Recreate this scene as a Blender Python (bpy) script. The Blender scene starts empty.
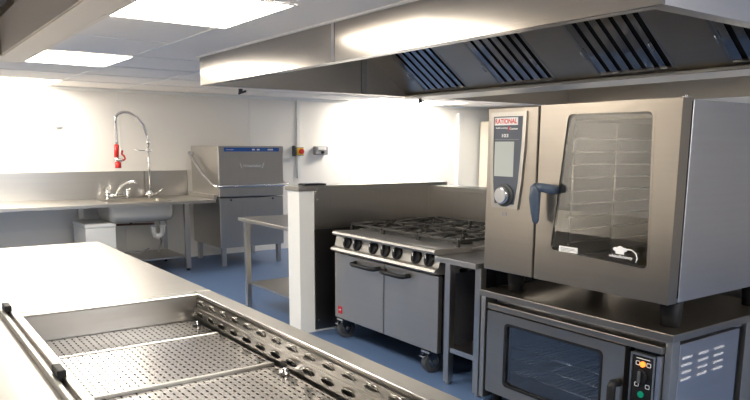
import bpy, bmesh, math, random
from mathutils import Vector, Matrix
random.seed(7)
COL = bpy.context.scene.collection
PI = math.pi

# ------------------------------------------------------------------ materials
def new_mat(name):
    m = bpy.data.materials.new(name); m.use_nodes = True
    nt = m.node_tree; b = nt.nodes['Principled BSDF']
    return m, nt, b

def plain(name, col, rough=.5, metal=0., spec=.5, noise=0., nscale=40, trans=0., coat=0.):
    m, nt, b = new_mat(name)
    b.inputs['Base Color'].default_value = (*col, 1)
    b.inputs['Roughness'].default_value = rough
    b.inputs['Metallic'].default_value = metal
    b.inputs['Specular IOR Level'].default_value = spec
    b.inputs['Coat Weight'].default_value = coat
    b.inputs['Transmission Weight'].default_value = trans
    if noise:
        tc = nt.nodes.new('ShaderNodeTexCoord'); n = nt.nodes.new('ShaderNodeTexNoise')
        n.inputs['Scale'].default_value = nscale; n.inputs['Detail'].default_value = 3
        mx = nt.nodes.new('ShaderNodeMix'); mx.data_type = 'RGBA'
        mx.inputs[6].default_value = (*[c*(1-noise) for c in col], 1)
        mx.inputs[7].default_value = (*[min(1, c*(1+noise)) for c in col], 1)
        nt.links.new(tc.outputs['Object'], n.inputs['Vector'])
        nt.links.new(n.outputs['Fac'], mx.inputs[0]); nt.links.new(mx.outputs[2], b.inputs['Base Color'])
    return m

def steel(name, col=(.56, .54, .51), rough=.28, axis='X', bump=.0, smear=.35):
    """brushed stainless steel; grain runs along the given axis"""
    m, nt, b = new_mat(name)
    b.inputs['Metallic'].default_value = 1
    tc = nt.nodes.new('ShaderNodeTexCoord'); mp = nt.nodes.new('ShaderNodeMapping')
    s = {'X': (.7, 45, 45), 'Y': (45, .7, 45), 'Z': (45, 45, .7)}[axis]
    mp.inputs['Scale'].default_value = s
    n = nt.nodes.new('ShaderNodeTexNoise'); n.inputs['Scale'].default_value = 1; n.inputs['Detail'].default_value = 3
    nt.links.new(tc.outputs['Object'], mp.inputs['Vector']); nt.links.new(mp.outputs[0], n.inputs['Vector'])
    b.inputs['Roughness'].default_value = rough
    mx = nt.nodes.new('ShaderNodeMix'); mx.data_type = 'RGBA'
    mx.inputs[6].default_value = (*[c*.95 for c in col], 1); mx.inputs[7].default_value = (*[c*1.04 for c in col], 1)
    nt.links.new(n.outputs['Fac'], mx.inputs[0]); nt.links.new(mx.outputs[2], b.inputs['Base Color'])
    return m

def emit(name, col, strength):
    m, nt, b = new_mat(name)
    b.inputs['Base Color'].default_value = (*col, 1)
    b.inputs['Emission Color'].default_value = (*col, 1)
    b.inputs['Emission Strength'].default_value = strength
    return m

M = {}
M['steel_x'] = steel('brushed_steel_x', axis='X')
M['steel_y'] = steel('brushed_steel_y', axis='Y')
M['steel_z'] = steel('brushed_steel_z', axis='Z')
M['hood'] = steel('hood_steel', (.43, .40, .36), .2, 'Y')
M['baffle'] = steel('baffle_steel', (.62, .62, .63), .12, 'X', .01)
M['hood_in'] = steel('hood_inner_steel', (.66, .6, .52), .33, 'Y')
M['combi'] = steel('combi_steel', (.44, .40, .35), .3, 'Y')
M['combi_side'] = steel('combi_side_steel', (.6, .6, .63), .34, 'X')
M['worktop'] = steel('worktop_steel', (.51, .49, .455), .34, 'X', .02)
M['door_steel'] = steel('door_steel', (.5, .48, .45), .38, 'Y')
M['chrome'] = plain('chrome', (.75, .75, .76), .08, 1)
M['panel_grey'] = plain('slate_plastic', (.075, .09, .12), .35)
M['blue_handle'] = plain('blue_grey_plastic', (.06, .085, .13), .38)
M['black'] = plain('black_plastic', (.012, .012, .013), .5, 0, .25)
M['edge'] = steel('edge_steel', (.44, .425, .40), .5, 'Y')
M['tray'] = steel('tray_steel', (.42, .4, .38), .25, 'Y')
M['iron'] = plain('cast_iron', (.03, .028, .026), .5, 0, .5, .3)
M['void'] = plain('dark_gap', (.006, .006, .006), .8)  # near-black that stands in for the shade in gaps and recesses
M['rubber'] = plain('grey_rubber', (.07, .075, .08), .6)
M['white_wall'] = plain('white_cladding', (.9, .875, .83), .3, noise=.015, nscale=3)
M['white'] = plain('white_paint', (.84, .84, .81), .35)
M['white_plastic'] = plain('white_plastic', (.8, .8, .78), .4)
M['cream'] = plain('pale_cream_paint', (.72, .66, .56), .4)
M['ceiling'] = plain('ceiling_tile', (.93, .885, .84), .8, noise=.04, nscale=120)
M['tbar'] = plain('ceiling_bar', (.86, .85, .83), .5)
M['red'] = plain('red_plastic', (.62, .02, .02), .35)
M['yellow'] = plain('yellow_plastic', (.75, .5, .03), .4)
M['grey_plastic'] = plain('grey_plastic', (.25, .25, .26), .45)
M['brown_pipe'] = plain('brown_pipe', (.1, .04, .025), .45)
M['blue'] = plain('blue_strip', (.03, .12, .42), .35)
M['ink_white'] = plain('white_ink', (.85, .85, .85), .5)
M['ink_red'] = plain('red_ink', (.7, .02, .03), .5)
M['ink_dark'] = plain('dark_ink', (.05, .05, .06), .5)
M['screen'] = emit('display_glow', (.33, .35, .33), .25)
M['orange_lamp'] = emit('orange_lamp', (1, .25, .03), 1.2)
M['green_lamp'] = plain('green_lens', (.0, .28, .16), .3)
M['shaded_steel'] = steel('shaded_steel', (.24, .23, .22), .3, 'Z')  # steel with the range's dark reflection put into its colour
M['bowl'] = steel('bowl_steel', (.66, .63, .57), .62, 'X')
M['slot_grey'] = plain('slot_grey', (.5, .5, .54), .5)
M['tint'] = plain('oven_cavity', (.5, .48, .43), .35, .9)
M['rack'] = plain('wire_rack', (.6, .58, .54), .25, 1)

# blue speckled vinyl floor
m, nt, b = new_mat('blue_vinyl')
tc = nt.nodes.new('ShaderNodeTexCoord'); n = nt.nodes.new('ShaderNodeTexNoise'); n.inputs['Scale'].default_value = 150; n.inputs['Detail'].default_value = 2
r = nt.nodes.new('ShaderNodeValToRGB'); e = r.color_ramp.elements
e[0].position = .35; e[0].color = (.05, .095, .21, 1); e[1].position = .68; e[1].color = (.12, .19, .33, 1)
nt.links.new(tc.outputs['Object'], n.inputs['Vector']); nt.links.new(n.outputs['Fac'], r.inputs[0]); nt.links.new(r.outputs[0], b.inputs['Base Color'])
b.inputs['Roughness'].default_value = .42
M['floor'] = m

# glass for oven doors: thin tinted pane
def glass(name, col, rough=.02):
    m, nt, b = new_mat(name)
    nt.nodes.remove(b); out = nt.nodes['Material Output']
    tr = nt.nodes.new('ShaderNodeBsdfTransparent'); tr.inputs[0].default_value = (*col, 1)
    gl = nt.nodes.new('ShaderNodeBsdfGlossy'); gl.inputs[0].default_value = (1, 1, 1, 1); gl.inputs['Roughness'].default_value = rough
    lw = nt.nodes.new('ShaderNodeLayerWeight'); lw.inputs[0].default_value = .5
    pw = nt.nodes.new('ShaderNodeMath'); pw.operation = 'POWER'; pw.inputs[1].default_value = 3
    fr = nt.nodes.new('ShaderNodeMath'); fr.operation = 'MULTIPLY_ADD'; fr.inputs[1].default_value = .8; fr.inputs[2].default_value = .11
    nt.links.new(lw.outputs['Facing'], pw.inputs[0]); nt.links.new(pw.outputs[0], fr.inputs[0])
    mx = nt.nodes.new('ShaderNodeMixShader')
    nt.links.new(fr.outputs[0], mx.inputs[0]); nt.links.new(tr.outputs[0], mx.inputs[1]); nt.links.new(gl.outputs[0], mx.inputs[2])
    nt.links.new(mx.outputs[0], out.inputs[0])
    return m
M['glass'] = glass('oven_glass', (.82, .8, .76))
M['glass_dark'] = glass('dark_oven_glass', (.6, .63, .68))

# ------------------------------------------------------------------ mesh builder
class MB:
    def __init__(s): s.bm = bmesh.new(); s.k = 0
    def mat(s, k): s.k = k; return s
    def _faces(s, fs):
        for f in fs: f.material_index = s.k
    def box(s, x0, x1, y0, y1, z0, z1, bev=0, seg=2, rot=None, piv=None):
        x0, x1 = sorted((x0, x1)); y0, y1 = sorted((y0, y1)); z0, z1 = sorted((z0, z1))
        n0 = set(s.bm.faces)
        mtx = Matrix.Translation(((x0+x1)/2, (y0+y1)/2, (z0+z1)/2)) @ Matrix.Diagonal((x1-x0, y1-y0, z1-z0, 1))
        g = bmesh.ops.create_cube(s.bm, size=1, matrix=mtx)
        vs = g['verts']
        if bev:
            es = list({e for v in vs for e in v.link_edges})
            bmesh.ops.bevel(s.bm, geom=es, offset=min(bev, .49*min(x1-x0, y1-y0, z1-z0)), segments=seg, profile=.5, affect='EDGES', clamp_overlap=True)
        nf = [f for f in s.bm.faces if f not in n0]; s._faces(nf)
        if rot is not None:
            p = Vector(piv); nv = {v for f in nf for v in f.verts}
            for v in nv: v.co = p + rot @ (v.co - p)
        return s
    def tube(s, pts, r, n=10, cap=True):
        pts = [Vector(p) for p in pts]; rings = []
        rr = r if isinstance(r, (list, tuple)) else [r]*len(pts)
        up = Vector((0, 0, 1))
        for i, p in enumerate(pts):
            d = (pts[min(i+1, len(pts)-1)] - pts[max(i-1, 0)]).normalized()
            if i == 0:
                a = d.orthogonal().normalized() if abs(d.dot(up)) > .95 else d.cross(up).normalized()
            else:
                a = (a - d*a.dot(d)).normalized()
            bq = d.cross(a)
            rings.append([s.bm.verts.new(p + (a*math.cos(2*PI*k/n) + bq*math.sin(2*PI*k/n))*rr[i]) for k in range(n)])
        fs = []
        for i in range(len(rings)-1):
            for k in range(n):
                f = s.bm.faces.new((rings[i][k], rings[i][(k+1) % n], rings[i+1][(k+1) % n], rings[i+1][k])); f.smooth = True; fs.append(f)
        if cap:
            fs.append(s.bm.faces.new(rings[0][::-1])); fs.append(s.bm.faces.new(rings[-1]))
        s._faces(fs); return s
    def cyl(s, p0, p1, r, n=16, r2=None):
        return s.tube([p0, p1], [r, r if r2 is None else r2], n)
    def prism(s, poly, axis, a, b):
        """poly in the two remaining axes (cyclic order X,Y,Z), extruded along axis from a to b"""
        def P(u, v, w):
            return {'X': (w, u, v), 'Y': (u, w, v), 'Z': (u, v, w)}[axis]
        A = [s.bm.verts.new(P(u, v, a)) for u, v in poly]; B = [s.bm.verts.new(P(u, v, b)) for u, v in poly]
        fs = [s.bm.faces.new(A), s.bm.faces.new(B[::-1])]
        for i in range(len(poly)):
            j = (i+1) % len(poly); fs.append(s.bm.faces.new((A[i], B[i], B[j], A[j])))
        s._faces(fs); return s
    def quad(s, *ps):
        f = s.bm.faces.new([s.bm.verts.new(p) for p in ps]); s._faces([f]); return s
    def ring_plate(s, outer, inner, axis, a, b):
        """frame with an opening: outer and inner outlines with the same number of points"""
        def P(u, v, w):
            return {'X': (w, u, v), 'Y': (u, w, v), 'Z': (u, v, w)}[axis]
        n = len(outer); V = {}
        for nm, pl in (('o', outer), ('i', inner)):
            for w, t in ((a, 0), (b, 1)):
                V[nm, t] = [s.bm.verts.new(P(u, v, w)) for u, v in pl]
        fs = []
        for i in range(n):
            j = (i+1) % n
            fs.append(s.bm.faces.new((V['o', 0][i], V['o', 0][j], V['i', 0][j], V['i', 0][i])))
            fs.append(s.bm.faces.new((V['o', 1][i], V['i', 1][i], V['i', 1][j], V['o', 1][j])))
            fs.append(s.bm.faces.new((V['o', 0][i], V['o', 1][i], V['o', 1][j], V['o', 0][j])))
            fs.append(s.bm.faces.new((V['i', 0][i], V['i', 0][j], V['i', 1][j], V['i', 1][i])))
        s._faces(fs); return s
    def plate(s, o, u, v, nu, nv, cu, cv, hu, hv, stag=0., depth=.006):
        """sheet of nu x nv cells, each with a rounded slot punched through"""
        o, u, v = Vector(o), Vector(u), Vector(v); nn = u.cross(v).normalized(); fs = []
        for i in range(nu):
            for j in range(nv):
                sh = stag*(1 if i % 2 else -1)*cv
                cx, cy = (i+.5)*cu, (j+.5)*cv
                hx, hy = cx, cy+sh
                outer = [(cx-cu/2, cy-cv/2), (cx, cy-cv/2), (cx+cu/2, cy-cv/2), (cx+cu/2, cy), (cx+cu/2, cy+cv/2), (cx, cy+cv/2), (cx-cu/2, cy+cv/2), (cx-cu/2, cy)]
                inner = [(hx-hu*.7, hy-hv*.8), (hx, hy-hv), (hx+hu*.7, hy-hv*.8), (hx+hu, hy), (hx+hu*.7, hy+hv*.8), (hx, hy+hv), (hx-hu*.7, hy+hv*.8), (hx-hu, hy)]
                O = [s.bm.verts.new(o+u*a+v*b) for a, b in outer]; I = [s.bm.verts.new(o+u*a+v*b) for a, b in inner]
                D = [s.bm.verts.new(o+u*a+v*b-nn*depth) for a, b in inner]
                for k in range(8):
                    q = (k+1) % 8
                    fs.append(s.bm.faces.new((O[k], O[q], I[q], I[k]))); fs.append(s.bm.faces.new((I[k], I[q], D[q], D[k])))
        s._faces(fs); return s
    def dome(s, c, rx, ry, rz, n=16, rings=6):
        g = bmesh.ops.create_uvsphere(s.bm, u_segments=n, v_segments=rings*2, radius=1, matrix=Matrix.Translation(c) @ Matrix.Diagonal((rx, ry, rz, 1)))
        fs = {f for v in g['verts'] for f in v.link_faces}
        for f in fs: f.smooth = True
        s._faces(fs); return s
    def build(s, name, mats, parent=None, loc=None, recalc=True, label=None):
        if not isinstance(mats, (list, tuple)): mats = [mats]
        if recalc: bmesh.ops.recalc_face_normals(s.bm, faces=s.bm.faces)
        origin = Vector(parent['_o']) if parent is not None else Vector(loc if loc else (0, 0, 0))
        bmesh.ops.translate(s.bm, verts=s.bm.verts, vec=-origin)
        me = bpy.data.meshes.new(name); s.bm.to_mesh(me); s.bm.free()
        for k in mats: me.materials.append(M[k] if isinstance(k, str) else k)
        o = bpy.data.objects.new(name, me); COL.objects.link(o)
        o['_o'] = tuple(origin)
        if parent is not None: o.parent = parent
        else: o.location = origin
        if label: o['label'] = label
        return o

def rect(u0, u1, v0, v1): return [(u0, v0), (u1, v0), (u1, v1), (u0, v1)]
def rrect(u0, u1, v0, v1, r, n=5):
    out = []
    for cx, cy, a0 in ((u1-r, v0+r, -90), (u1-r, v1-r, 0), (u0+r, v1-r, 90), (u0+r, v0+r, 180)):
        for k in range(n):
            a = math.radians(a0+90*k/(n-1)); out.append((cx+r*math.cos(a), cy+r*math.sin(a)))
    return out

def thing(name, label, cat, loc, group=None):
    o = bpy.data.objects.new(name, None); COL.objects.link(o); o.location = loc; o.empty_display_size = .1
    o['label'] = label; o['category'] = cat; o['_o'] = tuple(loc)
    if group: o['group'] = group
    return o
def tag(o, label, cat, group=None):
    o['label'] = label; o['category'] = cat
    if group: o['group'] = group
    return o
def struct(o): o['kind'] = 'structure'; return o
def copy_tree(o, parent=None):
    c = o.copy(); COL.objects.link(c); c.parent = parent
    for ch in list(o.children): copy_tree(ch, c)
    return c

def text(s, name, mat, parent, origin, u, v, w, h, ext=.0006, label=None):
    """flat lettering of width w and height h; origin is its lower left corner"""
    cu = bpy.data.curves.new(name, 'FONT'); cu.body = s; cu.size = 1; cu.extrude = .02; cu.offset = .018
    t = bpy.data.objects.new(name+'_tmp', cu); COL.objects.link(t)
    dg = bpy.context.evaluated_depsgraph_get(); dg.update()
    me = bpy.data.meshes.new_from_object(t.evaluated_get(dg))
    bpy.data.objects.remove(t)
    xs = [q.co.x for q in me.vertices]; ys = [q.co.y for q in me.vertices]
    x0, x1, y0, y1 = min(xs), max(xs), min(ys), max(ys)
    u, v, O = Vector(u), Vector(v), Vector(origin); n = u.cross(v)
    P = Vector(parent['_o'])
    for q in me.vertices:
        q.co = O + u*((q.co.x-x0)/(x1-x0)*w) + v*((q.co.y-y0)/(y1-y0)*h) + n*(ext if q.co.z > 0 else 0) - P
    me.materials.clear(); me.materials.append(M[mat])
    o = bpy.data.objects.new(name, me); COL.objects.link(o); o.parent = parent; o['_o'] = tuple(P)
    if label: o['label'] = label
    return o

# ------------------------------------------------------------------ dimensions
XL, XR, YN, YF, ZC = -2.6, 10.4, -2.4, 9.62, 2.33

# ------------------------------------------------------------------ the room
def flat(name, mat, *b): return struct(MB().box(*b).build(name, mat))
flat('floor', 'floor', XL-.1, XR+.1, YN-.1, YF+.1, -.08, 0)
flat('wall_back', 'white_wall', XL-.1, XR+.1, YF, YF+.1, 0, ZC)
flat('wall_left', 'white_wall', XL-.1, XL, YN, YF, 0, ZC)
flat('wall_right', 'white_wall', XR, XR+.1, YN, YF, 0, ZC)
# near wall behind the camera with a daylight window
b = MB()
wx0, wx1, wz0, wz1 = 1.6, 4.8, .95, 2.05
b.box(XL-.1, wx0, YN-.1, YN, 0, ZC).box(wx1, XR+.1, YN-.1, YN, 0, ZC).box(wx0, wx1, YN-.1, YN, 0, wz0).box(wx0, wx1, YN-.1, YN, wz1, ZC)
struct(b.build('wall_front', 'white_wall'))
b = MB().ring_plate(rect(wx0, wx1, wz0, wz1), rect(wx0+.06, wx1-.06, wz0+.06, wz1-.06), 'Y', YN-.08, YN-.02)
b.box((wx0+wx1)/2-.03, (wx0+wx1)/2+.03, YN-.08, YN-.02, wz0+.06, wz1-.06)
wf = struct(b.build('window_1', 'white'))
for z, nm in ((.0, 'baseboard'),):
    struct(MB().box(XL, XR, YF-.012, YF, 0, .1).build('baseboard_back', 'white_wall'))
# cladding joints and the cover strip on the far wall
b = MB()
for x in (.35, 2.70, 4.59, 6.38, 8.2):
    b.box(x-.008, x+.008, YF-.004, YF, .1, ZC)
struct(b.build('trim_1', 'tbar'))
struct(MB().box(5.38, 5.44, YF-.03, YF, 1.1, ZC-.03, .004).build('trim_2', 'white'))
struct(MB().prism([(YF, ZC), (YF-.05, ZC), (YF-.045, ZC-.02), (YF, ZC-.045)], 'X', XL, XR).build('trim_3', 'white'))
struct(MB().box(XL, 3.4, YF-.006, YF, .52, .535).build('trim_5', 'tbar'))

# ceiling with openings for the two canopies
HX0, HX1, HY0, HY1 = 2.28, 7.0, 1.47, 5.70
b = MB()
def slab(x0, x1, y0, y1): b.box(x0, x1, y0, y1, ZC, ZC+.04)
slab(XL, -1.0, YN, YF); slab(-1.0, .795, 4.87, YF); slab(-1.0, .795, YN, -.8)
slab(.795, HX0, YN, YF)
slab(HX0, HX1, YN, HY0); slab(HX0, HX1, HY1, YF); slab(HX1, XR, YN, YF)
struct(b.build('ceiling', 'ceiling'))
b = MB(); P = .9
def bar_ok(x0, x1, y0, y1):
    return not ((x1 > HX0-.03 and x0 < HX1+.03 and y1 > HY0-.03 and y0 < HY1+.03) or (x1 > -1.03 and x0 < .825 and y1 > -.83 and y0 < 4.9))
xs = [1.83+P*k for k in range(-4, 10)]; ys = [.6+P*k for k in range(-3, 11)]
for x in xs:
    for k in range(-3, 10):
        y0 = .6+P*k
        if y0 > YN and y0 < YF-.1 and bar_ok(x-.012, x+.012, y0, min(y0+P, YF)): b.box(x-.012, x+.012, y0, min(y0+P, YF), ZC-.006, ZC)
for y in ys:
    for k in range(-4, 10):
        x0 = 1.83+P*k
        if YN < y < YF-.05 and x0+P < XR and bar_ok(x0, x0+P, y-.012, y+.012): b.box(x0, x0+P, y-.012, y+.012, ZC-.0045, ZC)
struct(b.build('trim_4', 'tbar'))

# ceiling lights
M['lamp'] = emit('lamp_diffuser', (1, .92, .80), 18)
def ceiling_light(x0, y0, label):
    t = thing('ceiling_light', label, 'ceiling light', (x0+.45, y0+.45, ZC), 'recessed ceiling light panels')
    MB().ring_plate(rect(x0, x0+.9, y0, y0+.9), rect(x0+.012, x0+.888, y0+.012, y0+.888), 'Z', ZC-.012, ZC-.0062).build('frame', 'white', t)
    MB().box(x0+.012, x0+.888, y0+.012, y0+.888, ZC-.010, ZC-.0065).build('diffuser', 'lamp', t)
for x, y, l in [(.96, 3.3, 'large glowing square ceiling panel nearest the camera, left of the big steel canopy'),
                (.93, 6.0, 'glowing ceiling panel beside the end of the beige canopy, middle one of the row'),
                (.93, 8.7, 'glowing ceiling panel close to the back wall above the sink, farthest at left'),
                (6.33, 8.7, 'ceiling panel by the back wall, left one of the pair past the big steel canopy'),
                (7.23, 8.7, 'ceiling panel by the back wall, right one of the pair past the big steel canopy'),
                (.93, .6, 'unseen glowing ceiling panel added for light above the near end of the serving counter'),  # this panel and those below are out of view, added for light coverage
                (8.13, 3.3, 'unseen glowing ceiling panel added for light on the right side of the big steel canopy'),
                (3.63, -1.2, 'unseen glowing ceiling panel added for light behind the camera to the right'),
                (-2.01, 6.0, 'unseen glowing ceiling panel added for light on the far left of the room')]:
    ceiling_light(x, y, l)

# far door and a tall cabinet at the right end of the back wall
d = struct(MB().box(8.80, 9.6, YF-.045, YF-.005, .02, 2.14, .003).build('door_1', 'white'))
MB().ring_plate([(8.74, 0), (9.68, 0), (9.68, 2.2), (8.74, 2.2)], [(8.80, 0.001), (9.6, .001), (9.6, 2.14), (8.80, 2.14)], 'Y', YF-.06, YF-.005).build('door_frame', 'tbar', d)
t = thing('upright_cabinet', 'tall beige steel cabinet left of the combi oven, against the far wall', 'cabinet', (9.7, 9.1, 0))
MB().box(9.24, 10.1, 8.7, 9.52, .12, 2.06, .006).build('body', 'cream', t)
MB().box(9.26, 10.08, 8.675, 8.699, .16, 2.04, .004).build('door', 'cream', t)
for lx, ly in ((9.3, 8.76), (10.04, 8.76), (9.3, 9.46), (10.04, 9.46)): MB().cyl((lx, ly, 0), (lx, ly, .12), .025).build('leg', 'steel_z', t)

# ------------------------------------------------------------------ wall fittings
t = thing('emergency_stop', 'red mushroom stop button on a yellow and grey switch box, on the back wall', 'switch', (5.37, YF, 1.51))
MB().box(5.30, 5.33, YF-.07, YF-.002, 1.44, 1.60, .006).build('cable_box', 'rubber', t)
MB().box(5.335, 5.47, YF-.08, YF-.002, 1.45, 1.58, .008).build('box', ['grey_plastic'], t)
MB().box(5.345, 5.46, YF-.09, YF-.0805, 1.46, 1.57, .004).build('cover', 'yellow', t)
MB().cyl((5.40, YF-.0905, 1.515), (5.40, YF-.125, 1.515), .022).cyl((5.40, YF-.12, 1.515), (5.40, YF-.145, 1.515), .04, 20).build('button', 'red', t)
t = thing('isolator_switch', 'grey isolator switch box on the back wall right of the red stop button', 'switch', (5.79, YF, 1.53))
MB().box(5.68, 5.91, YF-.09, YF-.002, 1.46, 1.595, .012).build('box', 'grey_plastic', t)
MB().box(5.72, 5.87, YF-.098, YF-.0905, 1.535, 1.58, .003).build('label_plate', 'white_plastic', t)
MB().cyl((5.80, YF-.0905, 1.50), (5.80, YF-.12, 1.50), .022).build('knob', 'black', t)
tag(MB().box(1.90, 1.97, YF-.03, YF-.002, 1.81, 1.825, .003).tube([(1.97, YF-.028, 1.82), (2.0, YF-.03, 1.835)], .006, 6).build('wall_hook', 'grey_plastic', loc=(1.94, YF, 1.82)), 'small grey hook on the bright back wall above the sink worktop', 'hook')

# ------------------------------------------------------------------ large extractor canopy
zb, zt = 2.095, 2.75
t = thing('extractor_canopy', 'big stainless steel extractor canopy with baffle filters over the cookers', 'extractor hood', (4.6, 3.6, zb))
# front panel in three sheets (standing seams between)
b = MB()
for y0, y1 in ((HY0, 3.612), (3.618, HY1)):
    b.box(HX0, HX0+.02, y0, y1, zb+.0, zt)
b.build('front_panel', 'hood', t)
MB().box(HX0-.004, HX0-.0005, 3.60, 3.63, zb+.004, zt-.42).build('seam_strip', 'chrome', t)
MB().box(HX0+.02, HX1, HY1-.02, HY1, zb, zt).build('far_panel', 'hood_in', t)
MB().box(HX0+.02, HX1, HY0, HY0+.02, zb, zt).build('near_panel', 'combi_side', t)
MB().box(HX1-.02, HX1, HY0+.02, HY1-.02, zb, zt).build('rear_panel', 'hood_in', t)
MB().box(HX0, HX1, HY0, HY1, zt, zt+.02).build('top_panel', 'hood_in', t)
# inward folded gutter round the rim
b = MB(); g = .07
b.box(HX0+.02, HX0+g, HY0+.02, HY1-.02, zb, zb+.006).box(HX0+g-.004, HX0+g, HY0+g, HY1-g, zb+.006, zb+.025)
b.box(HX1-g, HX1-.02, HY0+.02, HY1-.02, zb, zb+.006)
b.box(HX0+g, HX1-g, HY1-g, HY1-.02, zb, zb+.006).box(HX0+g, HX1-g, HY0+.02, HY0+g, zb, zb+.006)
b.build('rim_gutter', 'steel_y', t)
struct(MB().box(HX0-.02, HX0-.001, HY0-.02, HY1+.02, ZC-.012, ZC-.0005).box(HX0-.02, HX1, HY1+.001, HY1+.02, ZC-.012, ZC-.0005).build('trim_6', 'tbar'))
# sloping filter bank from (4.45, z .03) up to (3.85, z .55)
A = Vector((4.47, 0, zb+.02)); B = Vector((3.72, 0, zb+.55)); sl = (B-A).normalized(); L = (B-A).length
nrm = Vector((-sl.z, 0, sl.x)).normalized()            # points down towards the cooks
if nrm.z > 0: nrm = -nrm
def bank(y, s, h): return A + sl*s + nrm*h + Vector((0, y, 0))
def slope_box(b, y0, y1, s0, s1, h0, h1):
    vs = [b.bm.verts.new(bank(y, s, h)) for h in (h0, h1) for y, s in ((y0, s0), (y1, s0), (y1, s1), (y0, s1))]
    fs = [b.bm.faces.new([vs[i] for i in q]) for q in ((0, 1, 2, 3), (7, 6, 5, 4), (0, 4, 5, 1), (1, 5, 6, 2), (2, 6, 7, 3), (3, 7, 4, 0))]
    b._faces(fs)
b = MB(); slope_box(b, HY0+.021, HY1-.021, 0, L, -.03, -.022); b.build('filter_housing', 'hood_in', t)
fy = [(5.37, 4.74), (4.37, 3.74), (3.35, 2.72), (2.36, 1.73)]
edges = [HY1-.021] + [q for p in fy for q in p] + [HY0+.021]
b = MB()
for k in range(0, len(edges), 2): slope_box(b, edges[k+1], edges[k], 0, L, -.02, 0)
for y1, y0 in fy: slope_box(b, y0, y1, 0, .012, -.02, 0)
b.build('blanking_panel', 'hood_in', t)
for y1, y0 in fy:
    f = MB()
    slope_box(f, y0, y1, .012, .034, -.018, .004); slope_box(f, y0, y1, L-.03, L, -.018, .004)
    slope_box(f, y0, y0+.022, .034, L-.03, -.018, .004); slope_box(f, y1-.022, y1, .034, L-.03, -.018, .004)
    fo = f.build('filter', 'steel_z', t)
    bf = MB(); n = 6; w = (y1-y0-.044)/n
    bf.mat(1); slope_box(bf, y0+.022, y1-.022, .034, L-.03, -.0195, -.0185)
    bf.mat(0)
    for k in range(n):
        ya = y0+.022+w*k
        if k == 0: slope_box(bf, ya+w*.5, ya+w*.98, .036, L-.035, -.014, -.004)
        else: slope_box(bf, ya+w*.36, ya+w*.98, .036, L-.035, -.014, -.002)
    bf.build('baffle', ['baffle', 'void'], fo)
    for yy in (y0+.075, y1-.012):
        MB().tube([bank(yy, .22, -.001), bank(yy, .22, .02), bank(yy, .30, .02), bank(yy, .30, -.001)], .004, 6).build('catch', 'chrome', fo)
# centre gutter and second bank facing the other aisle
MB().box(4.44, 4.86, HY0+.021, HY1-.021, zb-.012, zb+.014, .004).build('centre_gutter', 'worktop', t)
b = MB().prism([(4.83, zb+.02), (5.58, zb+.55), (5.60, zb+.53), (4.86, zb+.015)], 'Y', HY0+.021, HY1-.021); b.build('rear_filter_bank', 'hood_in', t)
b = MB().box(3.90, 3.96, HY1-.032, HY1-.0205, zb+.007, zb+.45); b.build('seam_cover', 'worktop', t)
for x in (2.62, 4.62):
    MB().cyl((x, HY1-.05, zb-.013), (x, HY1-.05, zb-.05), .018, 10).cyl((x-.02, HY1-.05, zb-.055), (x+.05, HY1-.05, zb-.03), .009, 8).build('drain_tap', 'ink_dark', t)

# ------------------------------------------------------------------ beige canopy over the counter (top left)
M['beige'] = plain('beige_canopy_enamel', (.86, .78, .69), .45)
t = thing('counter_canopy', 'smooth beige steel canopy at the top left, over the serving counter', 'extractor hood', (0, 2, zb))
cx0, cx1, cy0, cy1 = -1.0, .795, -.8, 4.87
b = MB().box(cx1-.02, cx1, cy0, cy1, zb, 2.6).box(cx0, cx0+.02, cy0, cy1, zb, 2.6).box(cx0+.02, cx1-.02, cy1-.02, cy1, zb, 2.6).box(cx0+.02, cx1-.02, cy0, cy0+.02, zb, 2.6).box(cx0, cx1, cy0, cy1, 2.6, 2.62)
b.build('shell', 'beige', t)
b = MB().box(.645, cx1-.021, cy0+.03, cy1-.021, zb, zb+.006).box(cx0+.021, cx0+.15, cy0+.03, cy1-.021, zb, zb+.006).box(cx0+.15, .645, cy1-.35, cy1-.021, zb, zb+.006)
b.box(.639, .645, cy0+.03, cy1-.35, zb+.006, zb+.2)
b.build('rim_flange', 'beige', t)
b = MB()
for k in range(11):
    y = cy0+.2+k*.4
    b.box(cx0+.16, .63, y, y+.33, zb+.215, zb+.225)
b.box(cx0+.16, .638, cy0+.03, cy1-.36, zb+.24, zb+.25)
b.build('filter', 'grey_plastic', t)
MB().cyl((.565, cy1-.08, zb-.001), (.565, cy1-.08, zb-.02), .014, 10).build('screw_cap', 'grey_plastic', t)

# ------------------------------------------------------------------ serving counter with perforated well
cz = .9
WX0, WX1, WY0, WY1 = .43, 1.172, .95, 3.065
t = thing('serving_counter', 'long stainless steel serving counter in the foreground with a sunken well', 'counter', (.6, 3, 0))
X0, X1, Y0, Y1 = -.35, 1.275, .55, 5.265
b = MB()
b.box(X0, WX0, Y0, Y1, cz-.04, cz).box(WX1, X1, Y0, Y1, cz-.04, cz).box(WX0, WX1, WY1, Y1, cz-.04, cz).box(WX0, WX1, Y0, WY0, cz-.04, cz)
b.build('worktop', 'worktop', t)
b = MB()
b.box(X0+.04, X1-.05, Y0+.04, WY0-.02, .14, cz-.041).box(X0+.04, X1-.05, WY1+.02, Y1-.04, .14, cz-.041).box(X0+.04, X1-.05, WY0-.02, WY1+.02, .14, .70)
b.build('body', 'door_steel', t)
for lx in (X0+.1, X1-.12):
    for ly in (Y0+.12, 2.9, Y1-.12): MB().cyl((lx, ly, 0), (lx, ly, .14), .03).build('leg', 'steel_z', t)
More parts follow.
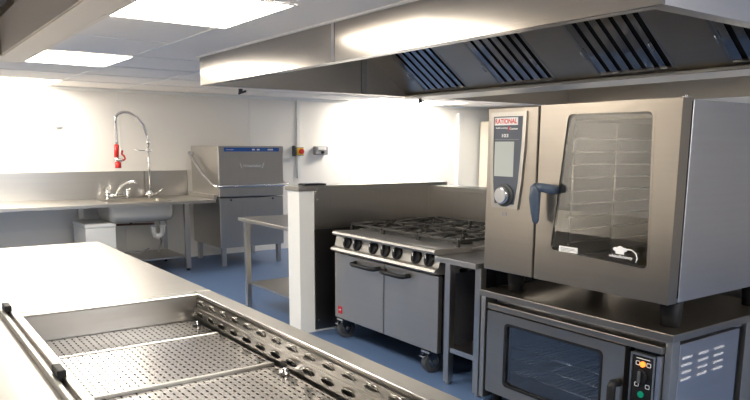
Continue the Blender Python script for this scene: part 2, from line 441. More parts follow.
# raised rims
b = MB().box(WX0-.012, WX1+.012, WY1+.002, WY1+.032, cz, cz+.010, .003).box(WX0-.012, X1, 3.165, 3.172, cz, cz+.003)
b.box(WX1+.002, WX1+.018, WY0, WY1, cz, cz+.012, .003).box(WX1+.026, WX1+.030, WY0, 3.165, cz, cz+.004)
b.build('well_rim', 'steel_x', t)
well = MB()
zf = .79; e = .0015
wa, wb, wc, wd = WX0+e, WX1-e, WY0+e, WY1-e
well.quad((wa, wd, cz), (wb, wd, cz), (wb, wd, zf-.03), (wa, wd, zf-.03))
well.quad((wa, wc, cz), (wa, wd, cz), (wa, wd, zf-.03), (wa, wc, zf-.03))
well.quad((wa, wc, cz), (wb, wc, cz), (wb, wc, zf-.03), (wa, wc, zf-.03))
well.quad((wb, wc, cz), (wb, wd, cz), (wb, wd, zf-.03), (wb, wc, zf-.03))
well.quad((wa, wc, zf-.03), (wb, wc, zf-.03), (wb, wd, zf-.03), (wa, wd, zf-.03))
well.build('well', 'steel_x', t, recalc=False)
# perforated trays, one behind the other
ty = [(3.055, 2.760), (2.755, 2.235), (2.230, 1.70), (1.695, 1.165)]
for k, (y1, y0) in enumerate(ty):
    b = MB(); z = zf+.004*(k % 2)
    nx = 28; ny = max(4, round((y1-y0)/.036))
    xa, xb = WX0+.012, WX1-.028
    b.plate((xa, y0, z), (1, 0, 0), (0, 1, 0), nx, ny, (xb-xa)/nx, (y1-y0)/ny, .0036, .0105, .22, .006)
    b.mat(2).box(xa, xb, y0-.003, y0+.009, z-.006, z+.009, .003).mat(0)
    b.mat(1).quad((xa, y0, z-.0075), (xb, y0, z-.0075), (xb, y1, z-.0075), (xa, y1, z-.0075))
    o = b.build('perforated_tray', ['tray', 'rubber', 'worktop'], t, recalc=False)
# louvred side plate, two rows of slots with raised lips
b = MB(); n = 17; cl = (WY1-WY0)/n
b.plate((WX1-.012, WY0, zf+.005), (0, 1, 0), (0, 0, 1), n, 1, cl, .052, .038, .009, 0, .004)
b.plate((WX1-.007, WY0, zf+.060), (0, 1, 0), (0, 0, 1), n, 1, cl, .045, .038, .0075, 0, .004)
b.box(WX1-.016, WX1-.003, WY0+.003, WY1-.003, zf+.056, zf+.060)
for k in range(n):
    y = WY0+(k+.5)*cl
    for xq, zz in ((WX1-.012, zf+.043), (WX1-.007, zf+.0955)):
        b.tube([(xq-.0035, y-.026, zz), (xq-.0045, y, zz+.001), (xq-.0035, y+.026, zz)], [.002, .0035, .002], 6)
b.build('louvre_plate', 'steel_y', t, recalc=False)
for yy in (2.96, 2.12):
    MB().cyl((1.125, yy, zf+.004), (1.125, yy, zf+.012), .02, 16).cyl((1.125, yy, zf+.012), (1.125, yy, zf+.022), .009, 10).build('tray_knob', 'chrome', t)
# twin rail along the left side of the well with black clamps
r_ = MB().box(.362, .378, .6, 3.22, cz+.001, cz+.022, .003).box(.392, .424, .6, 3.22, cz+.001, cz+.022, .003).box(.378, .392, .6, 3.22, cz+.001, cz+.006)
rail = r_.build('guide_rail', 'worktop', t)
for y in (3.125, 2.12): MB().box(.376, .402, y, y+.085, cz+.012, cz+.044, .004).build('clamp', 'black', rail)

# ------------------------------------------------------------------ half-height partition
t = thing('partition_wall', 'half-height white partition with stainless cladding and cap beside the range', 'partition', (3.6, 5.15, 0))
MB().box(2.845, 4.25, 5.05, 5.25, 0, 1.228).build('white_core', 'white', t)
MB().box(4.25, 4.45, 1.6, 5.25, 0, 1.20).build('rear_core', 'white', t)
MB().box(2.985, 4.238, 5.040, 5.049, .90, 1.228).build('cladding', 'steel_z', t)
MB().box(2.985, 4.238, 5.040, 5.049, .02, .898).build('cladding', 'shaded_steel', t, label='lower cladding sheet, dark reflection of the range put into its colour')
MB().box(4.238, 4.249, 1.6, 5.040, .02, 1.20).build('rear_cladding', 'steel_z', t)
MB().box(2.83, 4.47, 5.035, 5.27, 1.229, 1.268, .002).build('cap', 'steel_x', t)
MB().box(4.225, 4.47, 1.6, 5.034, 1.201, 1.24, .002).build('rear_cap', 'steel_y', t)
for z in (.1, .62, 1.15): MB().cyl((3.02, 5.0395, z), (3.02, 5.034, z), .007, 8).build('screw', 'chrome', t)
t = thing('flat_tray', 'small flat black device lying on the end of the partition cap', 'device', (3.02, 5.16, 1.268))
MB().box(2.92, 3.13, 5.08, 5.20, 1.269, 1.283, .004).build('case', 'black', t)
MB().box(2.935, 3.115, 5.09, 5.19, 1.2832, 1.2848).build('screen', 'panel_grey', t)

# ------------------------------------------------------------------ landing table behind the partition
t = thing('landing_table', 'stainless table with an undershelf between the partition and the dishwasher', 'table', (3.4, 5.8, 0))
MB().box(2.86, 4.3, 5.27, 6.31, .868, .9, .003).build('tabletop', 'worktop', t)
MB().box(2.93, 4.22, 5.33, 6.24, .235, .255).build('shelf', 'worktop', t)
for lx in (2.90, 4.22):
    for ly in (5.30, 6.22): MB().box(lx, lx+.05, ly, ly+.05, .02, .868, .003).cyl((lx+.025, ly+.025, 0), (lx+.025, ly+.025, .02), .018).build('leg', 'steel_z', t)

# ------------------------------------------------------------------ hood dishwasher
t = thing('dishwasher', 'tall stainless hood dishwasher with a blue control strip against the back wall', 'dishwasher', (4.09, 9, 0))
dx0, dx1, dy0, dy1 = 3.625, 4.565, 8.55, 9.5
MB().box(dx0, dx1, dy0, dy1, .25, .912, .008).build('body', 'steel_z', t)
MB().box(dx0-.004, dx1+.004, dy0-.006, dy1, .925, 1.595, .012).build('hood', 'steel_z', t)
MB().box(dx0-.004, dx1+.004, dy0-.012, dy0-.0065, 1.505, 1.59, .002).build('control_strip', 'steel_x', t)
cs = MB().box(3.70, 4.50, dy0-.016, dy0-.0125, 1.522, 1.573, .001).build('blue_strip', 'blue', t)
for xa, xb in ((4.10, 4.14), (4.17, 4.21), (4.33, 4.41)): MB().box(xa, xb, dy0-.018, dy0-.0162, 1.537, 1.557).build('button', 'ink_white', cs)
text('Winterhalter', 'lettering', 'ink_white', t, (3.73, dy0-.0165, 1.540), (1, 0, 0), (0, 0, 1), .11, .014)
text('Winterhalter', 'lettering', 'ink_white', t, (3.965, dy0-.0075, 1.318), (1, 0, 0), (0, 0, 1), .27, .034)
for x, s in ((3.925, 1), (4.275, -1)):
    MB().tube([(x, dy0-.008, 1.372), (x+.012*s, dy0-.008, 1.345), (x+.016*s, dy0-.008, 1.32), (x+.032*s, dy0-.008, 1.302)], .0045, 6).build('logo_arc', 'ink_white', t)
for x in (3.785, 4.40): MB().cyl((x, dy0-.001, .886), (x, dy0-.008, .886), .014, 10).build('screw', 'ink_dark', t)
b = MB()
b.tube([(dx0-.06, 9.42, 1.50), (dx0-.06, 8.95, 1.22), (dx0-.06, 8.62, 1.09), (dx0-.05, 8.50, 1.075), (dx0, 8.46, 1.075), (dx1, 8.46, 1.075), (dx1+.05, 8.50, 1.075), (dx1+.06, 8.62, 1.09), (dx1+.06, 8.95, 1.22), (dx1+.06, 9.42, 1.50)], .021, 10)
for x, s in ((dx0, -1), (dx1, 1)): b.cyl((x, 9.40, 1.49), (x+.06*s, 9.40, 1.49), .03)
b.build('handle', 'chrome', t)
for lx in (dx0+.06, dx1-.06):
    for ly in (dy0+.06, dy1-.06): MB().box(lx-.03, lx+.03, ly-.03, ly+.03, .0, .25, .004).build('leg', 'steel_z', t)
MB().box(dx0-.05, dx0-.006, 8.62, 9.5, .90, .955, .003).build('side_lip', 'steel_y', t)

# ------------------------------------------------------------------ sink unit
t = thing('sink_unit', 'long stainless sink worktop with splashback and deep bowl along the back wall', 'sink', (2.4, 9, 0))
sy0, sy1 = 8.52, 9.60
sx0, sx1 = -.9, 3.56
bx0, bx1, by0, by1 = 2.26, 3.05, 8.66, 9.28
b = MB().box(sx0, bx0, sy0, sy1, .866, .9).box(bx1, sx1, sy0, sy1, .866, .9).box(bx0, bx1, sy0, by0, .866, .9).box(bx0, bx1, by1, sy1, .866, .9)
b.build('worktop', 'worktop', t)
for xa, xb in ((sx0, 2.985), (2.99, sx1+.03)): MB().box(xa, xb, YF-.034, YF-.008, .9, 1.252, .003).build('splashback', 'steel_x', t)
b = MB()
b.ring_plate(rrect(bx0-.03, bx1+.03, by0-.03, by1+.03, .06), rrect(bx0, bx1, by0, by1, .05), 'Z', .8985, .9035)
b.build('bowl_rim', 'steel_x', t)
b = MB()
o1 = rrect(bx0-.01, bx1+.01, by0-.01, by1+.01, .07); o2 = rrect(bx0+.06, bx1-.06, by0+.05, by1-.05, .05)
rings = [(o1, .898), (o1, .74), (rrect(bx0+.012, bx1-.012, by0+.01, by1-.01, .06), .675), (o2, .648)]
prev = None
for pl, z in rings:
    vs = [b.bm.verts.new((u, v, z)) for u, v in pl]
    if prev:
        for i in range(len(vs)):
            j = (i+1) % len(vs); f = b.bm.faces.new((prev[i], prev[j], vs[j], vs[i])); f.smooth = True
    prev = vs
b.bm.faces.new(prev)
b.build('bowl', 'bowl', t)
for lx, ly in ((3.18, sy0+.03), (3.18, 9.42), (2.1, 9.42), (-.6, sy0+.03), (-.6, 9.42), (.9, 9.42)):
    MB().cyl((lx, ly+.03, 0), (lx, ly+.03, .03), .022, 10).build('foot', 'black', MB().box(lx-.03, lx+.03, ly, ly+.06, .03, .866, .003).build('leg', 'steel_z', t))

MB().box(2.16, 3.20, 8.66, 9.44, .155, .175).build('undershelf', 'steel_x', t)
# waste pipes
b = MB().tube([(2.35, 9.0, .60), (2.9, 9.0, .585)], .014, 8).tube([(2.6, 9.0, .645), (2.6, 9.0, .59)], .018, 8)
b.build('waste_pipe', 'brown_pipe', t)
b = MB().cyl((2.90, 9.05, .648), (2.90, 9.05, .54), .035)
b.tube([(2.90, 9.05, .56), (2.90, 9.05, .47), (2.92, 9.05, .425), (2.96, 9.05, .41), (3.0, 9.05, .43), (3.02, 9.05, .47), (3.02, 9.05, .59), (3.02, 9.3, .60)], .034, 10)
b.cyl((3.02, 9.05, .54), (3.02, 9.05, .57), .045)
b.build('trap', 'white_plastic', t)
MB().tube([(3.13, 9.3, .64), (3.12, 9.3, .52), (3.06, 9.3, .40), (3.08, 9.3, .30), (3.0, 9.2, .19)], .012, 8).build('hose', 'grey_plastic', t)
MB().tube([(2.3, 9.2, .19), (2.6, 9.1, .22), (2.75, 9.1, .21), (2.85, 9.1, .25)], .010, 8).build('hose', 'grey_plastic', t)

# taps standing on the sink worktop
t = thing('basin_tap', 'chrome mixer tap with two handles behind the sink bowl, left of the spray arm', 'tap', (2.56, 9.40, .9))
b = MB()
for x in (2.44, 2.70): b.cyl((x, 9.42, .9), (x, 9.42, .965), .026, 14).dome((x, 9.42, .975), .03, .03, .03)
b.tube([(2.44, 9.42, .945), (2.70, 9.42, .945)], .02, 10)
b.build('body', 'chrome', t)
MB().tube([(2.56, 9.42, .94), (2.56, 9.40, 1.0), (2.60, 9.34, 1.07), (2.66, 9.27, 1.115), (2.72, 9.20, 1.13), (2.745, 9.17, 1.105)], [.02, .018, .016, .016, .022, .018], 10).build('spout', 'chrome', t)
for x, s in ((2.44, -1), (2.70, 1)):
    MB().cyl((x, 9.42, .99), (x, 9.42, 1.02), .024, 12).tube([(x, 9.42, 1.01), (x+.03*s, 9.37, 1.03)], .010, 8).build('handle', 'chrome', t)
t = thing('spray_arm', 'tall chrome pre-rinse spray arm with curved hose and red spray gun', 'tap', (3.0, 9.42, .9))
MB().cyl((3.0, 9.42, .9), (3.0, 9.42, .99), .03, 14).tube([(2.93, 9.42, .95), (3.10, 9.42, .95)], .017, 10).tube([(3.10, 9.42, .95), (3.16, 9.38, 1.02)], .010, 8).tube([(2.93, 9.42, .95), (2.92, 9.36, .96)], .012, 8).build('base', 'chrome', t)
MB().cyl((3.0, 9.42, .99), (3.0, 9.42, 1.60), .012, 12).build('riser', 'chrome', t)
MB().tube([(3.0, 9.42, 1.53), (2.90, 9.42, 1.53), (2.82, 9.42, 1.54)], .008, 8).cyl((2.97, 9.42, 1.53), (3.04, 9.42, 1.53), .016).build('bracket', 'chrome', t)
pts = []
ctrl = [(3.0, 1.60), (2.995, 1.72), (2.95, 1.86), (2.87, 1.96), (2.78, 2.015), (2.70, 2.025), (2.63, 2.0), (2.595, 1.955), (2.59, 1.90), (2.59, 1.60)]
for i in range(len(ctrl)-1):
    for k in range(8):
        q = k/8; pts.append((ctrl[i][0]*(1-q)+ctrl[i+1][0]*q, 9.42-.0*q, ctrl[i][1]*(1-q)+ctrl[i+1][1]*q))
pts.append((2.59, 9.42, 1.60))
MB().tube(pts, [.021 if i % 2 else .017 for i in range(len(pts))], 10).cyl((3.0, 9.42, 1.58), (3.0, 9.42, 1.68), .022).build('hose', 'chrome', t)
gn = MB().cyl((2.59, 9.42, 1.60), (2.58, 9.42, 1.44), .030, 14).cyl((2.59, 9.40, 1.375), (2.59, 9.40, 1.30), .040, 16).build('spray_gun', 'red', t)
MB().cyl((2.585, 9.42, 1.44), (2.59, 9.40, 1.375), .026, 12).cyl((2.56, 9.42, 1.41), (2.65, 9.42, 1.40), .022, 12).build('valve', 'chrome', gn)
MB().tube([(2.66, 9.42, 1.395), (2.69, 9.42, 1.42), (2.68, 9.42, 1.455), (2.65, 9.42, 1.48), (2.66, 9.42, 1.53)], .013, 8).build('trigger', 'red', gn)

t = thing('white_box', 'plain white lidded box standing on the floor under the sink worktop', 'box', (2.15, 9.0, 0))
MB().box(1.985, 2.34, 8.76, 9.40, .0, .60, .01).build('body', 'white_plastic', t)
MB().box(1.975, 2.35, 8.75, 9.41, .602, .65, .012).build('lid', 'white_plastic', t)

# ------------------------------------------------------------------ six burner range
RY0, RY1 = 3.475, 4.83
t = thing('gas_range', 'six-burner stainless gas range on castors with two oven doors', 'cooker', (3.6, 4.14, 0))
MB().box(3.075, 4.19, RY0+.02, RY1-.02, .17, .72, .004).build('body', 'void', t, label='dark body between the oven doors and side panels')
for y in (RY0+.006, RY1-.019): MB().box(3.09, 4.19, y, y+.013, .18, .74).build('side_panel', 'ink_dark', t)  # sides coloured near-black for the shade in the gaps beside them
# control panel: profile with two bull noses
prof = [(3.20, .745), (3.03, .745), (2.985, .752), (2.965, .768), (2.975, .785), (3.005, .795), (3.03, .885), (3.20, .885)]
MB().prism(prof, 'Y', RY0-.02, 4.755).build('control_panel', 'edge', t)
prof = [(3.30, .884), (2.99, .884), (2.965, .892), (2.955, .906), (2.965, .92), (2.99, .926), (3.06, .922), (3.30, .914)]
MB().prism(prof, 'Y', RY0-.03, 4.715).build('hob_edge', 'edge', t)
MB().box(3.30, 4.20, RY0, RY1, .745, .908, .003).build('hob_top', 'steel_x', t)
MB().box(4.15, 4.215, RY0, RY1, .909, .935, .002).build('rear_rail', 'steel_y', t)
# doors
for y0, y1, hy0, hy1 in ((4.118, RY1-.03, 4.16, 4.49), (RY0+.012, 4.105, 3.80, 4.09)):
    d = MB().box(3.035, 3.074, y0, y1, .185, .728, .004).build('oven_door', 'door_steel', t)
    zz = .685
    MB().tube([(3.035, hy0, zz), (2.985, hy0+.012, zz-.004), (2.975, hy0+.05, zz-.006), (2.975, hy1-.05, zz-.006), (2.985, hy1-.012, zz-.004), (3.035, hy1, zz)], .017, 8).build('door_handle', 'black', d)
badge = MB().box(3.030, 3.0345, 4.69, 4.745, .225, .285).build('badge', 'red', t, label='small red square badge')
MB().tube([(3.029, 4.735, .25), (3.029, 4.72, .262), (3.029, 4.712, .25), (3.029, 4.70, .268)], .003, 6).build('badge_mark', 'ink_white', badge)
for y in (4.562, 4.42, 4.205, 4.052, 3.906, 3.688, 3.548):
    y += .012
    k = MB().tube([(3.017, y, .838), (3.005, y, .841), (2.998, y, .843)], [.052, .05, .042], 20).build('knob', 'black', t)
    MB().box(2.978, 2.999, y-.009, y+.009, .808, .878, .003).build('grip', 'black', k)
    MB().box(2.9755, 2.9778, y-.003, y+.003, .850, .872).build('pointer', 'ink_white', k)
MB().cyl((3.012, 3.497, .855), (2.998, 3.497, .858), .012, 12).build('igniter_button', 'black', t)
# burners and pan supports
bys = (3.475+.22, 4.1375, 4.80-.22); bxs = (3.44, 3.92)
for y in bys:
    for x in bxs:
        q = MB().cyl((x, y, .908), (x, y, .925), .075, 20).build('burner', 'iron', t)
        MB().cyl((x, y, .9255), (x, y, .936), .05, 20, .045).build('burner_cap', 'chrome', q)
        g = MB(); hx, hy = .236, .214; z0, z1 = .948, .968
        for s in (-1, 1):
            g.box(x+s*hx-.008, x+s*hx+.008, y-hy, y+hy, z0, z1, .003).box(x-hx, x+hx, y+s*hy-.008, y+s*hy+.008, z0, z1, .003)
        for k in range(8):
            a = k*PI/4; c, s_ = math.cos(a), math.sin(a)
            R1 = min(hx/abs(c) if abs(c) > .01 else 9, hy/abs(s_) if abs(s_) > .01 else 9)
            g.tube([(x+c*.06, y+s_*.06, z1+.004), (x+c*R1*.55, y+s_*R1*.55, z1+.006), (x+c*R1, y+s_*R1, z0+.006)], [.008, .011, .011], 6)
        for sx in (-1, 1):
            for sy in (-1, 1): g.box(x+sx*hx-.01, x+sx*hx+.01, y+sy*hy-.01, y+sy*hy+.01, .909, z0)
        g.tube([(x+.115*math.cos(k*PI/8), y+.115*math.sin(k*PI/8), z1-.006) for k in range(17)], .008, 6)
        g.build('pan_support', 'iron', t)
# castors
for cx in (3.10, 4.08):
    for cy in (3.64, 4.76):
        c = MB().box(cx-.045, cx+.045, cy-.045, cy+.045, .15, .168, .003).prism([(cx-.05, .15), (cx+.045, .15), (cx+.05, .075), (cx+.02, .05), (cx-.0, .06)], 'Y', cy-.034, cy-.028).prism([(cx-.05, .15), (cx+.045, .15), (cx+.05, .075), (cx+.02, .05), (cx-.0, .06)], 'Y', cy+.028, cy+.034)
        c.box(cx-.08, cx-.03, cy-.02, cy+.02, .125, .135, .003)
        c = c.build('castor', 'chrome', t)
        MB().cyl((cx+.02, cy-.024, .078), (cx+.02, cy+.024, .078), .077, 24).build('wheel', 'rubber', c)
        MB().cyl((cx+.02, cy-.038, .078), (cx+.02, cy+.038, .078), .018, 12).cyl((cx+.02, cy-.0255, .078), (cx+.02, cy+.0255, .078), .048, 20).build('hub', 'steel_z', c)

# ------------------------------------------------------------------ infill prep table between the range and the ovens
t = thing('infill_table', 'narrow stainless prep table with undershelf, between the gas range and the ovens', 'table', (3.5, 3.25, 0))
MB().box(2.985, 4.15, 3.066, 3.455, .846, .882, .003).build('tabletop', 'worktop', t)
MB().box(2.97, 2.984, 3.066, 3.455, .846, .882, .002).build('front_edge', 'steel_y', t)
MB().box(3.06, 4.1, 3.12, 3.40, .245, .262).box(3.03, 3.059, 3.12, 3.35, .232, .265).build('shelf', 'steel_y', t)
for lx in (3.02, 4.08):
    for ly in (3.068, 3.355): MB().box(lx, lx+.05, ly, ly+.05, .02, .845, .003).cyl((lx+.025, ly+.025, 0), (lx+.025, ly+.025, .02), .018).build('leg', 'steel_z', t)
MB().box(3.5, 4.12, 3.075, 3.40, .263, .84).build('shade_block', 'void', t, label='added near-black block standing in for the shade under the table')  # no real part: shade above the undershelf built as a dark block

# ------------------------------------------------------------------ convection oven on its stand
t = thing('convection_oven', 'low stainless convection oven with a dark window, under the combi oven', 'oven', (3.4, 2.4, 0))
MB().box(3.0, 4.10, 1.745, 3.055, .683, .722, .003).build('top_slab', 'combi', t)
OY0, OY1 = 1.79, 2.985
# body as a shell with an open cavity
b = MB()
b.box(3.10, 3.665, 1.765, OY0+.01, .08, .655, .002)                       # visible side
b.box(3.10, 4.05, OY1-.012, OY1+.012, .08, .655)                           # far side
b.box(3.10, 4.05, OY0+.011, OY1-.013, .645, .657).box(3.10, 4.05, OY0+.011, OY1-.013, .08, .10).box(4.03, 4.05, OY0+.011, OY1-.013, .10, .645)
b.build('body', 'combi_side', t)
for xc in (3.165, 3.315, 3.465):
    for k in range(4):
        z = .575-.037*k
        MB().box(xc-.045, xc+.045, 1.7615, 1.7645, z, z+.012, .001).build('vent_slot', 'slot_grey', t)
MB().box(3.03, 3.095, 1.765, 1.80, .03, .682, .002).build('corner_post', 'door_steel', t)
for q in ((3.0, 3.095, OY1+.015, OY1+.05), (4.0, 4.08, OY1+.015, OY1+.05), (3.75, 4.05, 1.77, 1.80)): MB().box(*q, .03, .682, .002).build('stand_post', 'door_steel', t)
MB().box(3.005, 3.095, OY0+.012, OY1, .612, .648, .003).build('top_fascia', 'combi', t)
# door with window
dY0, dY1 = 2.0, 2.978
d = MB().ring_plate(rrect(dY0, dY1, .085, .605, .01), rrect(2.135, 2.825, .16, .545, .03), 'X', 3.0, 3.045).build('door', 'combi', t)
MB().prism(rrect(2.125, 2.835, .15, .555, .03), 'X', 3.012, 3.018).build('window_pane', 'glass_dark', d)
MB().ring_plate(rrect(2.128, 2.832, .153, .552, .03), rrect(2.142, 2.818, .167, .538, .028), 'X', 2.997, 3.0).build('window_seal', 'black', d)
MB().tube([(3.0, 2.025, .41), (2.95, 2.025, .415), (2.94, 2.025, .40), (2.94, 2.025, .16), (2.95, 2.025, .145), (3.0, 2.025, .15)], .022, 8).build('door_handle', 'black', d)
MB().ring_plate(rect(dY0+.005, dY1-.01, .09, .60), rect(2.11, 2.85, .13, .57), 'X', 3.046, 3.09).build('cavity_frame', 'void', t)
b = MB().box(3.92, 3.93, 2.05, 2.9, .11, .60).box(3.1, 3.92, 2.88, 2.89, .11, .60).box(3.1, 3.92, 2.06, 2.07, .11, .60).box(3.1, 3.92, 2.07, 2.88, .105, .115).box(3.1, 3.92, 2.07, 2.88, .60, .61)
b.build('cavity_liner', 'panel_grey', t)
for z in (.37, .29, .21):
    b = MB()
    for k in range(22):
        y = 2.10+k*.036; b.cyl((3.13, y, z), (3.88, y, z), .0035, 6)
    b.cyl((3.12, 2.08, z), (3.12, 2.875, z), .006, 6).cyl((3.89, 2.08, z), (3.89, 2.875, z), .006, 6)
    b.build('wire_shelf', 'rack', t)
# control panel
c = MB().ring_plate(rect(1.828, 1.965, .12, .592), rect(1.838, 1.955, .13, .582), 'X', 2.997, 3.03).build('control_panel', 'worktop', t)
MB().box(3.003, 3.028, 1.8385, 1.9545, .1305, .5815).build('control_face', 'black', c)
MB().box(3.0, 3.09, 1.805, 1.822, .09, .600).build('front_edge', 'combi_side', t)
MB().cyl((3.0025, 1.895, .541), (2.992, 1.895, .541), .014, 14).build('orange_light', 'orange_lamp', c)
k = MB().cyl((3.0025, 1.90, .478), (2.985, 1.90, .478), .036, 20).build('thermostat_knob', 'black', c)
MB().box(2.972, 2.9845, 1.893, 1.907, .448, .508, .003).build('grip', 'rubber', k)
MB().cyl((3.0025, 1.895, .385), (2.992, 1.895, .385), .016, 14).build('green_light', 'green_lamp', c)
b = MB()
for z in (.541, .43):
    for y in (1.865, 1.925): b.ring_plate(rrect(y-.012, y+.012, z-.011, z+.011, .005, 3), rrect(y-.009, y+.009, z-.008, z+.008, .004, 3), 'X', 3.0015, 3.0028)
b.box(3.0015, 3.0028, 1.86, 1.935, .565, .568)
b.build('marking', 'ink_white', c)
for lx in (3.08, 4.0):
    for ly in (1.83, 2.95): MB().cyl((lx, ly, 0), (lx, ly, .08), .03).build('foot', 'black', t)

# ------------------------------------------------------------------ combi steamer
t = thing('combi_oven', 'large stainless combi oven with tall glass door and slate touch panel', 'oven', (3.5, 2.37, .722))
CY0, CY1, Z0, Z1 = 1.765, 2.975, .872, 1.822
FX = 2.95
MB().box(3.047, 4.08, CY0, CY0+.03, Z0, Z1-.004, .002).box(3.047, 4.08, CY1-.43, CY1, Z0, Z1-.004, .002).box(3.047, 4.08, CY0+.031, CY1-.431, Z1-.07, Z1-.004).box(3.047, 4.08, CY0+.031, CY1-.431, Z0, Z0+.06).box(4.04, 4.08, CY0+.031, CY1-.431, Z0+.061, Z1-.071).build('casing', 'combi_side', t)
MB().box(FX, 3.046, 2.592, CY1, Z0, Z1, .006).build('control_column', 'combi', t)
# door with a tapering window
def win(d, r=.03, n=5):
    c = [(1.872+0*d+d, 1.018+d), (1.897+d, 1.775-d), (2.398-d, 1.778-d), (2.476-d, 1.042+d)]
    out = []
    for i in range(4):
        p = Vector(c[i]); a = (Vector(c[i-1])-p).normalized(); b_ = (Vector(c[(i+1) % 4])-p).normalized()
        for k in range(n):
            q = k/(n-1); p1 = p+a*r; p2 = p+b_*r
            out.append(tuple((1-q)**2*p1+2*q*(1-q)*p+q*q*p2))
    return out
def outer(y0, y1, z0, z1, n=5):
    out = []
    for p in ((y0, z0), (y0, z1), (y1, z1), (y1, z0)): out += [p]*n
    e = .0015; res = []
    for i, p in enumerate(out):
        k = i % n - n//2; c = i//n
        du, dv = [(0, -1), (-1, 0), (0, 1), (1, 0)][c], [(0, 1), (1, 0), (0, -1), (-1, 0)][c]
        sgn = [(1, 1), (1, -1), (-1, -1), (-1, 1)][c]
        res.append((p[0]+sgn[0]*e*max(0, (-k if c in (0, 2) else k)), p[1]+sgn[1]*e*max(0, (k if c in (0, 2) else -k))))
    return res
door = MB().ring_plate(outer(CY0-.003, 2.578, Z0, Z1), win(0), 'X', FX, FX+.075)
# outline order must run the same way for both loops
door = door.build('door', 'combi', t)
b = MB().ring_plate(win(-.002), win(.008), 'X', FX-.002, FX+.001); b.build('window_trim', 'combi', door)
b = MB().prism(win(.002), 'X', FX+.004, FX+.010); b.build('window_pane', 'glass', door)
b = MB().ring_plate(win(.002), win(.018), 'X', FX+.0105, FX+.012); b.build('window_seal', 'ink_dark', door)
MB().box(FX+.0765, 3.0465, CY0+.004, CY1-.435, Z0+.02, Z0+.05).box(FX+.0765, 3.0465, CY0+.004, CY0+.025, Z0+.02, Z1-.01).build('door_gasket', 'void', t)
MB().cyl((FX+.055, CY0+.02, Z1), (FX+.055, CY0+.02, Z1+.016), .012, 10).box(FX+.03, FX+.075, CY0+.0, CY0+.035, Z1+.0003, Z1+.006).build('hinge', 'chrome', door)
# door handle: L shaped lever
b = MB()
hy = 2.585
b.tube([(FX+.0, 2.455, 1.375), (FX-.045, 2.455, 1.380), (FX-.062, 2.485, 1.386), (FX-.066, 2.52, 1.388)], [.027, .026, .024, .024], 12)
b.tube([(FX-.066, 2.522, 1.402), (FX-.070, 2.530, 1.385), (FX-.070, 2.534, 1.33), (FX-.066, 2.530, 1.25), (FX-.064, 2.526, 1.205), (FX-.064, 2.525, 1.19)], [.018, .030, .032, .025, .019, .010], 12)
b.build('handle', 'blue_handle', door)
# cavity with rack
b = MB()
ya, yb = 1.83, 2.52
b.box(3.96, 3.97, ya, yb, .95, 1.74).box(3.05, 3.96, ya-.012, ya, .94, 1.75).box(3.05, 3.96, yb, yb+.012, .94, 1.75).box(3.05, 3.96, ya, yb, 1.74, 1.75).box(3.05, 3.96, ya, yb, .938, .948)
b.build('cavity_liner', 'tint', t)
for side in (ya+.03, yb-.05):
    b = MB()
    for xx in (3.12, 3.50, 3.88): b.cyl((xx, side+.01, .96), (xx, side+.01, 1.72), .008, 8)
    for k in range(10):
        z = 1.0+k*.072
        b.tube([(3.10, side+.012, z), (3.9, side+.012, z)], .006, 6).box(3.10, 3.9, side-.004, side+.028, z-.004, z-.001)
    b.build('hanging_rack', 'rack', t)
b = MB().cyl((3.93, 2.17, 1.35), (3.955, 2.17, 1.35), .21, 28)
for k in range(14):
    z = 1.0+k*.05; b.box(3.92, 3.929, 1.9, 2.45, z, z+.018)
b.build('fan_baffle', 'rack', t)
# mark and label on the pane
u, v = (0, -1, 0), (0, 0, 1)
MB().box(FX+.002, FX+.0038, 2.290, 2.412, 1.048, 1.078).build('window_label', 'ink_white', door)
MB().box(FX+.0008, FX+.0018, 2.31, 2.40, 1.067, 1.0695).box(FX+.0008, FX+.0018, 2.30, 2.40, 1.060, 1.0625).box(FX+.0008, FX+.0018, 2.34, 2.40, 1.053, 1.0555).build('label_lines', 'grey_plastic', door)
text('whitefficiency', 'window_lettering', 'ink_white', door, (FX+.003, 2.098, 1.056), u, v, .135, .020)
b = MB().dome((FX+.003, 2.035, 1.108), .0012, .018, .012).dome((FX+.003, 2.06, 1.102), .0012, .017, .010).dome((FX+.003, 2.012, 1.103), .0012, .017, .010).box(FX+.0018, FX+.0036, 2.012, 2.06, 1.080, 1.104)
b.tube([(FX+.003, 2.005, 1.108), (FX+.003, 1.97, 1.107), (FX+.003, 1.945, 1.092), (FX+.003, 1.937, 1.07), (FX+.003, 1.945, 1.05)], .0028, 6)
b.build('chef_hat_mark', 'ink_white', door)
# slate control panel, bowed right hand border
def cp(d):
    L_ = [(2.940-d, 1.795-d), (2.938-d, 1.60), (2.930-d, 1.40), (2.915-d, 1.25+d)]
    R_ = [(2.712+d, 1.25+d), (2.690+d, 1.40), (2.674+d, 1.60), (2.668+d, 1.795-d)]
    return L_ + R_
b = MB().ring_plate(cp(0), cp(.024), 'X', FX-.012, FX); b.build('panel_border', 'worktop', t)
pn = MB().prism(cp(.0245), 'X', FX-.008, FX-.0005).build('touch_panel', 'panel_grey', t)
MB().box(FX-.010, FX-.0085, 2.755, 2.905, 1.432, 1.630, .0005).build('screen', 'screen', pn)
MB().box(FX-.0095, FX-.0085, 2.732, 2.912, 1.722, 1.765).build('brand_plate', 'ink_white', pn)
text('RATIONAL', 'lettering', 'ink_red', pn, (FX-.0096, 2.906, 1.730), u, v, .168, .028)
text('SelfCooking', 'lettering', 'ink_white', pn, (FX-.0084, 2.902, 1.700), u, v, .092, .011)
text('Center', 'lettering', 'ink_white', pn, (FX-.0084, 2.795, 1.696), u, v, .065, .012)
MB().box(FX-.0095, FX-.0085, 2.798, 2.804, 1.688, 1.716).build('red_bar', 'ink_red', pn)
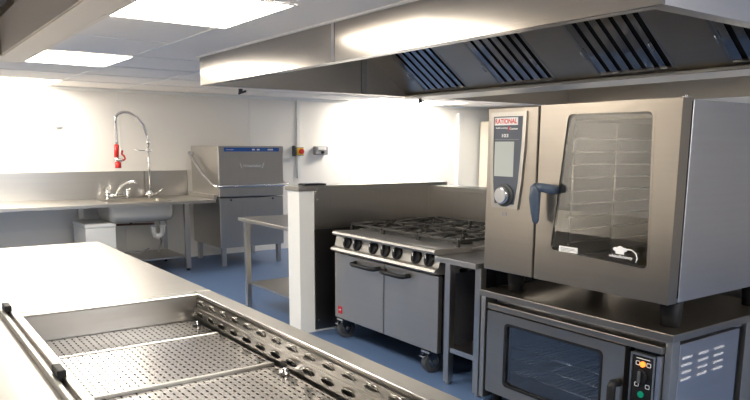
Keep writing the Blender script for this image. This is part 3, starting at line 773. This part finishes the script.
text('103', 'lettering', 'ink_white', pn, (FX-.0084, 2.852, 1.654), u, v, .05, .019)
MB().box(FX-.0095, FX-.0085, 2.72, 2.91, 1.640, 1.643).build('panel_line', 'grey_plastic', pn)
MB().cyl((FX-.0085, 2.812, 1.325), (FX-.02, 2.812, 1.325), .066, 28).build('dial_ring', 'rubber', pn)
MB().tube([(FX-.0201, 2.812, 1.325), (FX-.045, 2.812, 1.325), (FX-.052, 2.812, 1.325)], [.052, .05, .042], 28).build('dial', 'chrome', pn)
MB().box(FX-.002, FX-.0002, 2.80, 2.835, 1.205, 1.225).build('usb_mark', 'grey_plastic', t)
for fx in (3.16, 3.97):
    for fy in (1.865, 2.90): MB().tube([(fx, fy, .7225), (fx, fy, .78), (fx, fy, .871)], [.046, .050, .058], 20).build('foot', 'black', t)
MB().box(3.10, 3.95, 2.1, 2.25, Z1-.003, Z1+.012).build('flue_cover', 'combi_side', t)

# ------------------------------------------------------------------ daylight through the window behind the camera
l = bpy.data.lights.new('daylight', 'AREA'); l.shape = 'RECTANGLE'; l.size = 3.1; l.size_y = 1.05; l.energy = 40; l.color = (.88, .93, 1)
o = bpy.data.objects.new('daylight', l); COL.objects.link(o); o.location = ((wx0+wx1)/2, YN-.14, (wz0+wz1)/2); o.rotation_euler = (PI/2, 0, 0)
w = bpy.data.worlds.new('world'); bpy.context.scene.world = w; w.use_nodes = True
w.node_tree.nodes['Background'].inputs[0].default_value = (.92, .95, 1, 1); w.node_tree.nodes['Background'].inputs[1].default_value = .3

# ------------------------------------------------------------------ camera
f_px, yaw, pitch, roll, cy = 689.98, 35.682, 9.658, .299, 263.65
cam = bpy.data.cameras.new('camera'); co = bpy.data.objects.new('camera', cam); COL.objects.link(co)
yw, pt, rl = map(math.radians, (yaw, pitch, roll))
F0 = Vector((math.sin(yw), math.cos(yw), 0)); R = Vector((math.cos(yw), -math.sin(yw), 0)); U0 = Vector((0, 0, 1))
F = math.cos(pt)*F0 - math.sin(pt)*U0; U = math.sin(pt)*F0 + math.cos(pt)*U0
R2 = math.cos(rl)*R + math.sin(rl)*U; U2 = -math.sin(rl)*R + math.cos(rl)*U
mt = Matrix((R2, U2, -F)).transposed().to_4x4(); mt.translation = (0, 0, 1.6); co.matrix_world = mt
cam.sensor_width = 36; cam.lens = f_px*36/750; cam.shift_y = (cy-200)/750; cam.clip_start = .05
sc = bpy.context.scene; sc.camera = co
sc.view_settings.view_transform = 'Standard'; sc.view_settings.look = 'None'; sc.view_settings.gamma = 1
sc.view_settings.use_curve_mapping = False; sc.view_settings.exposure = .5
for o in bpy.data.objects:
    if '_o' in o: del o['_o']
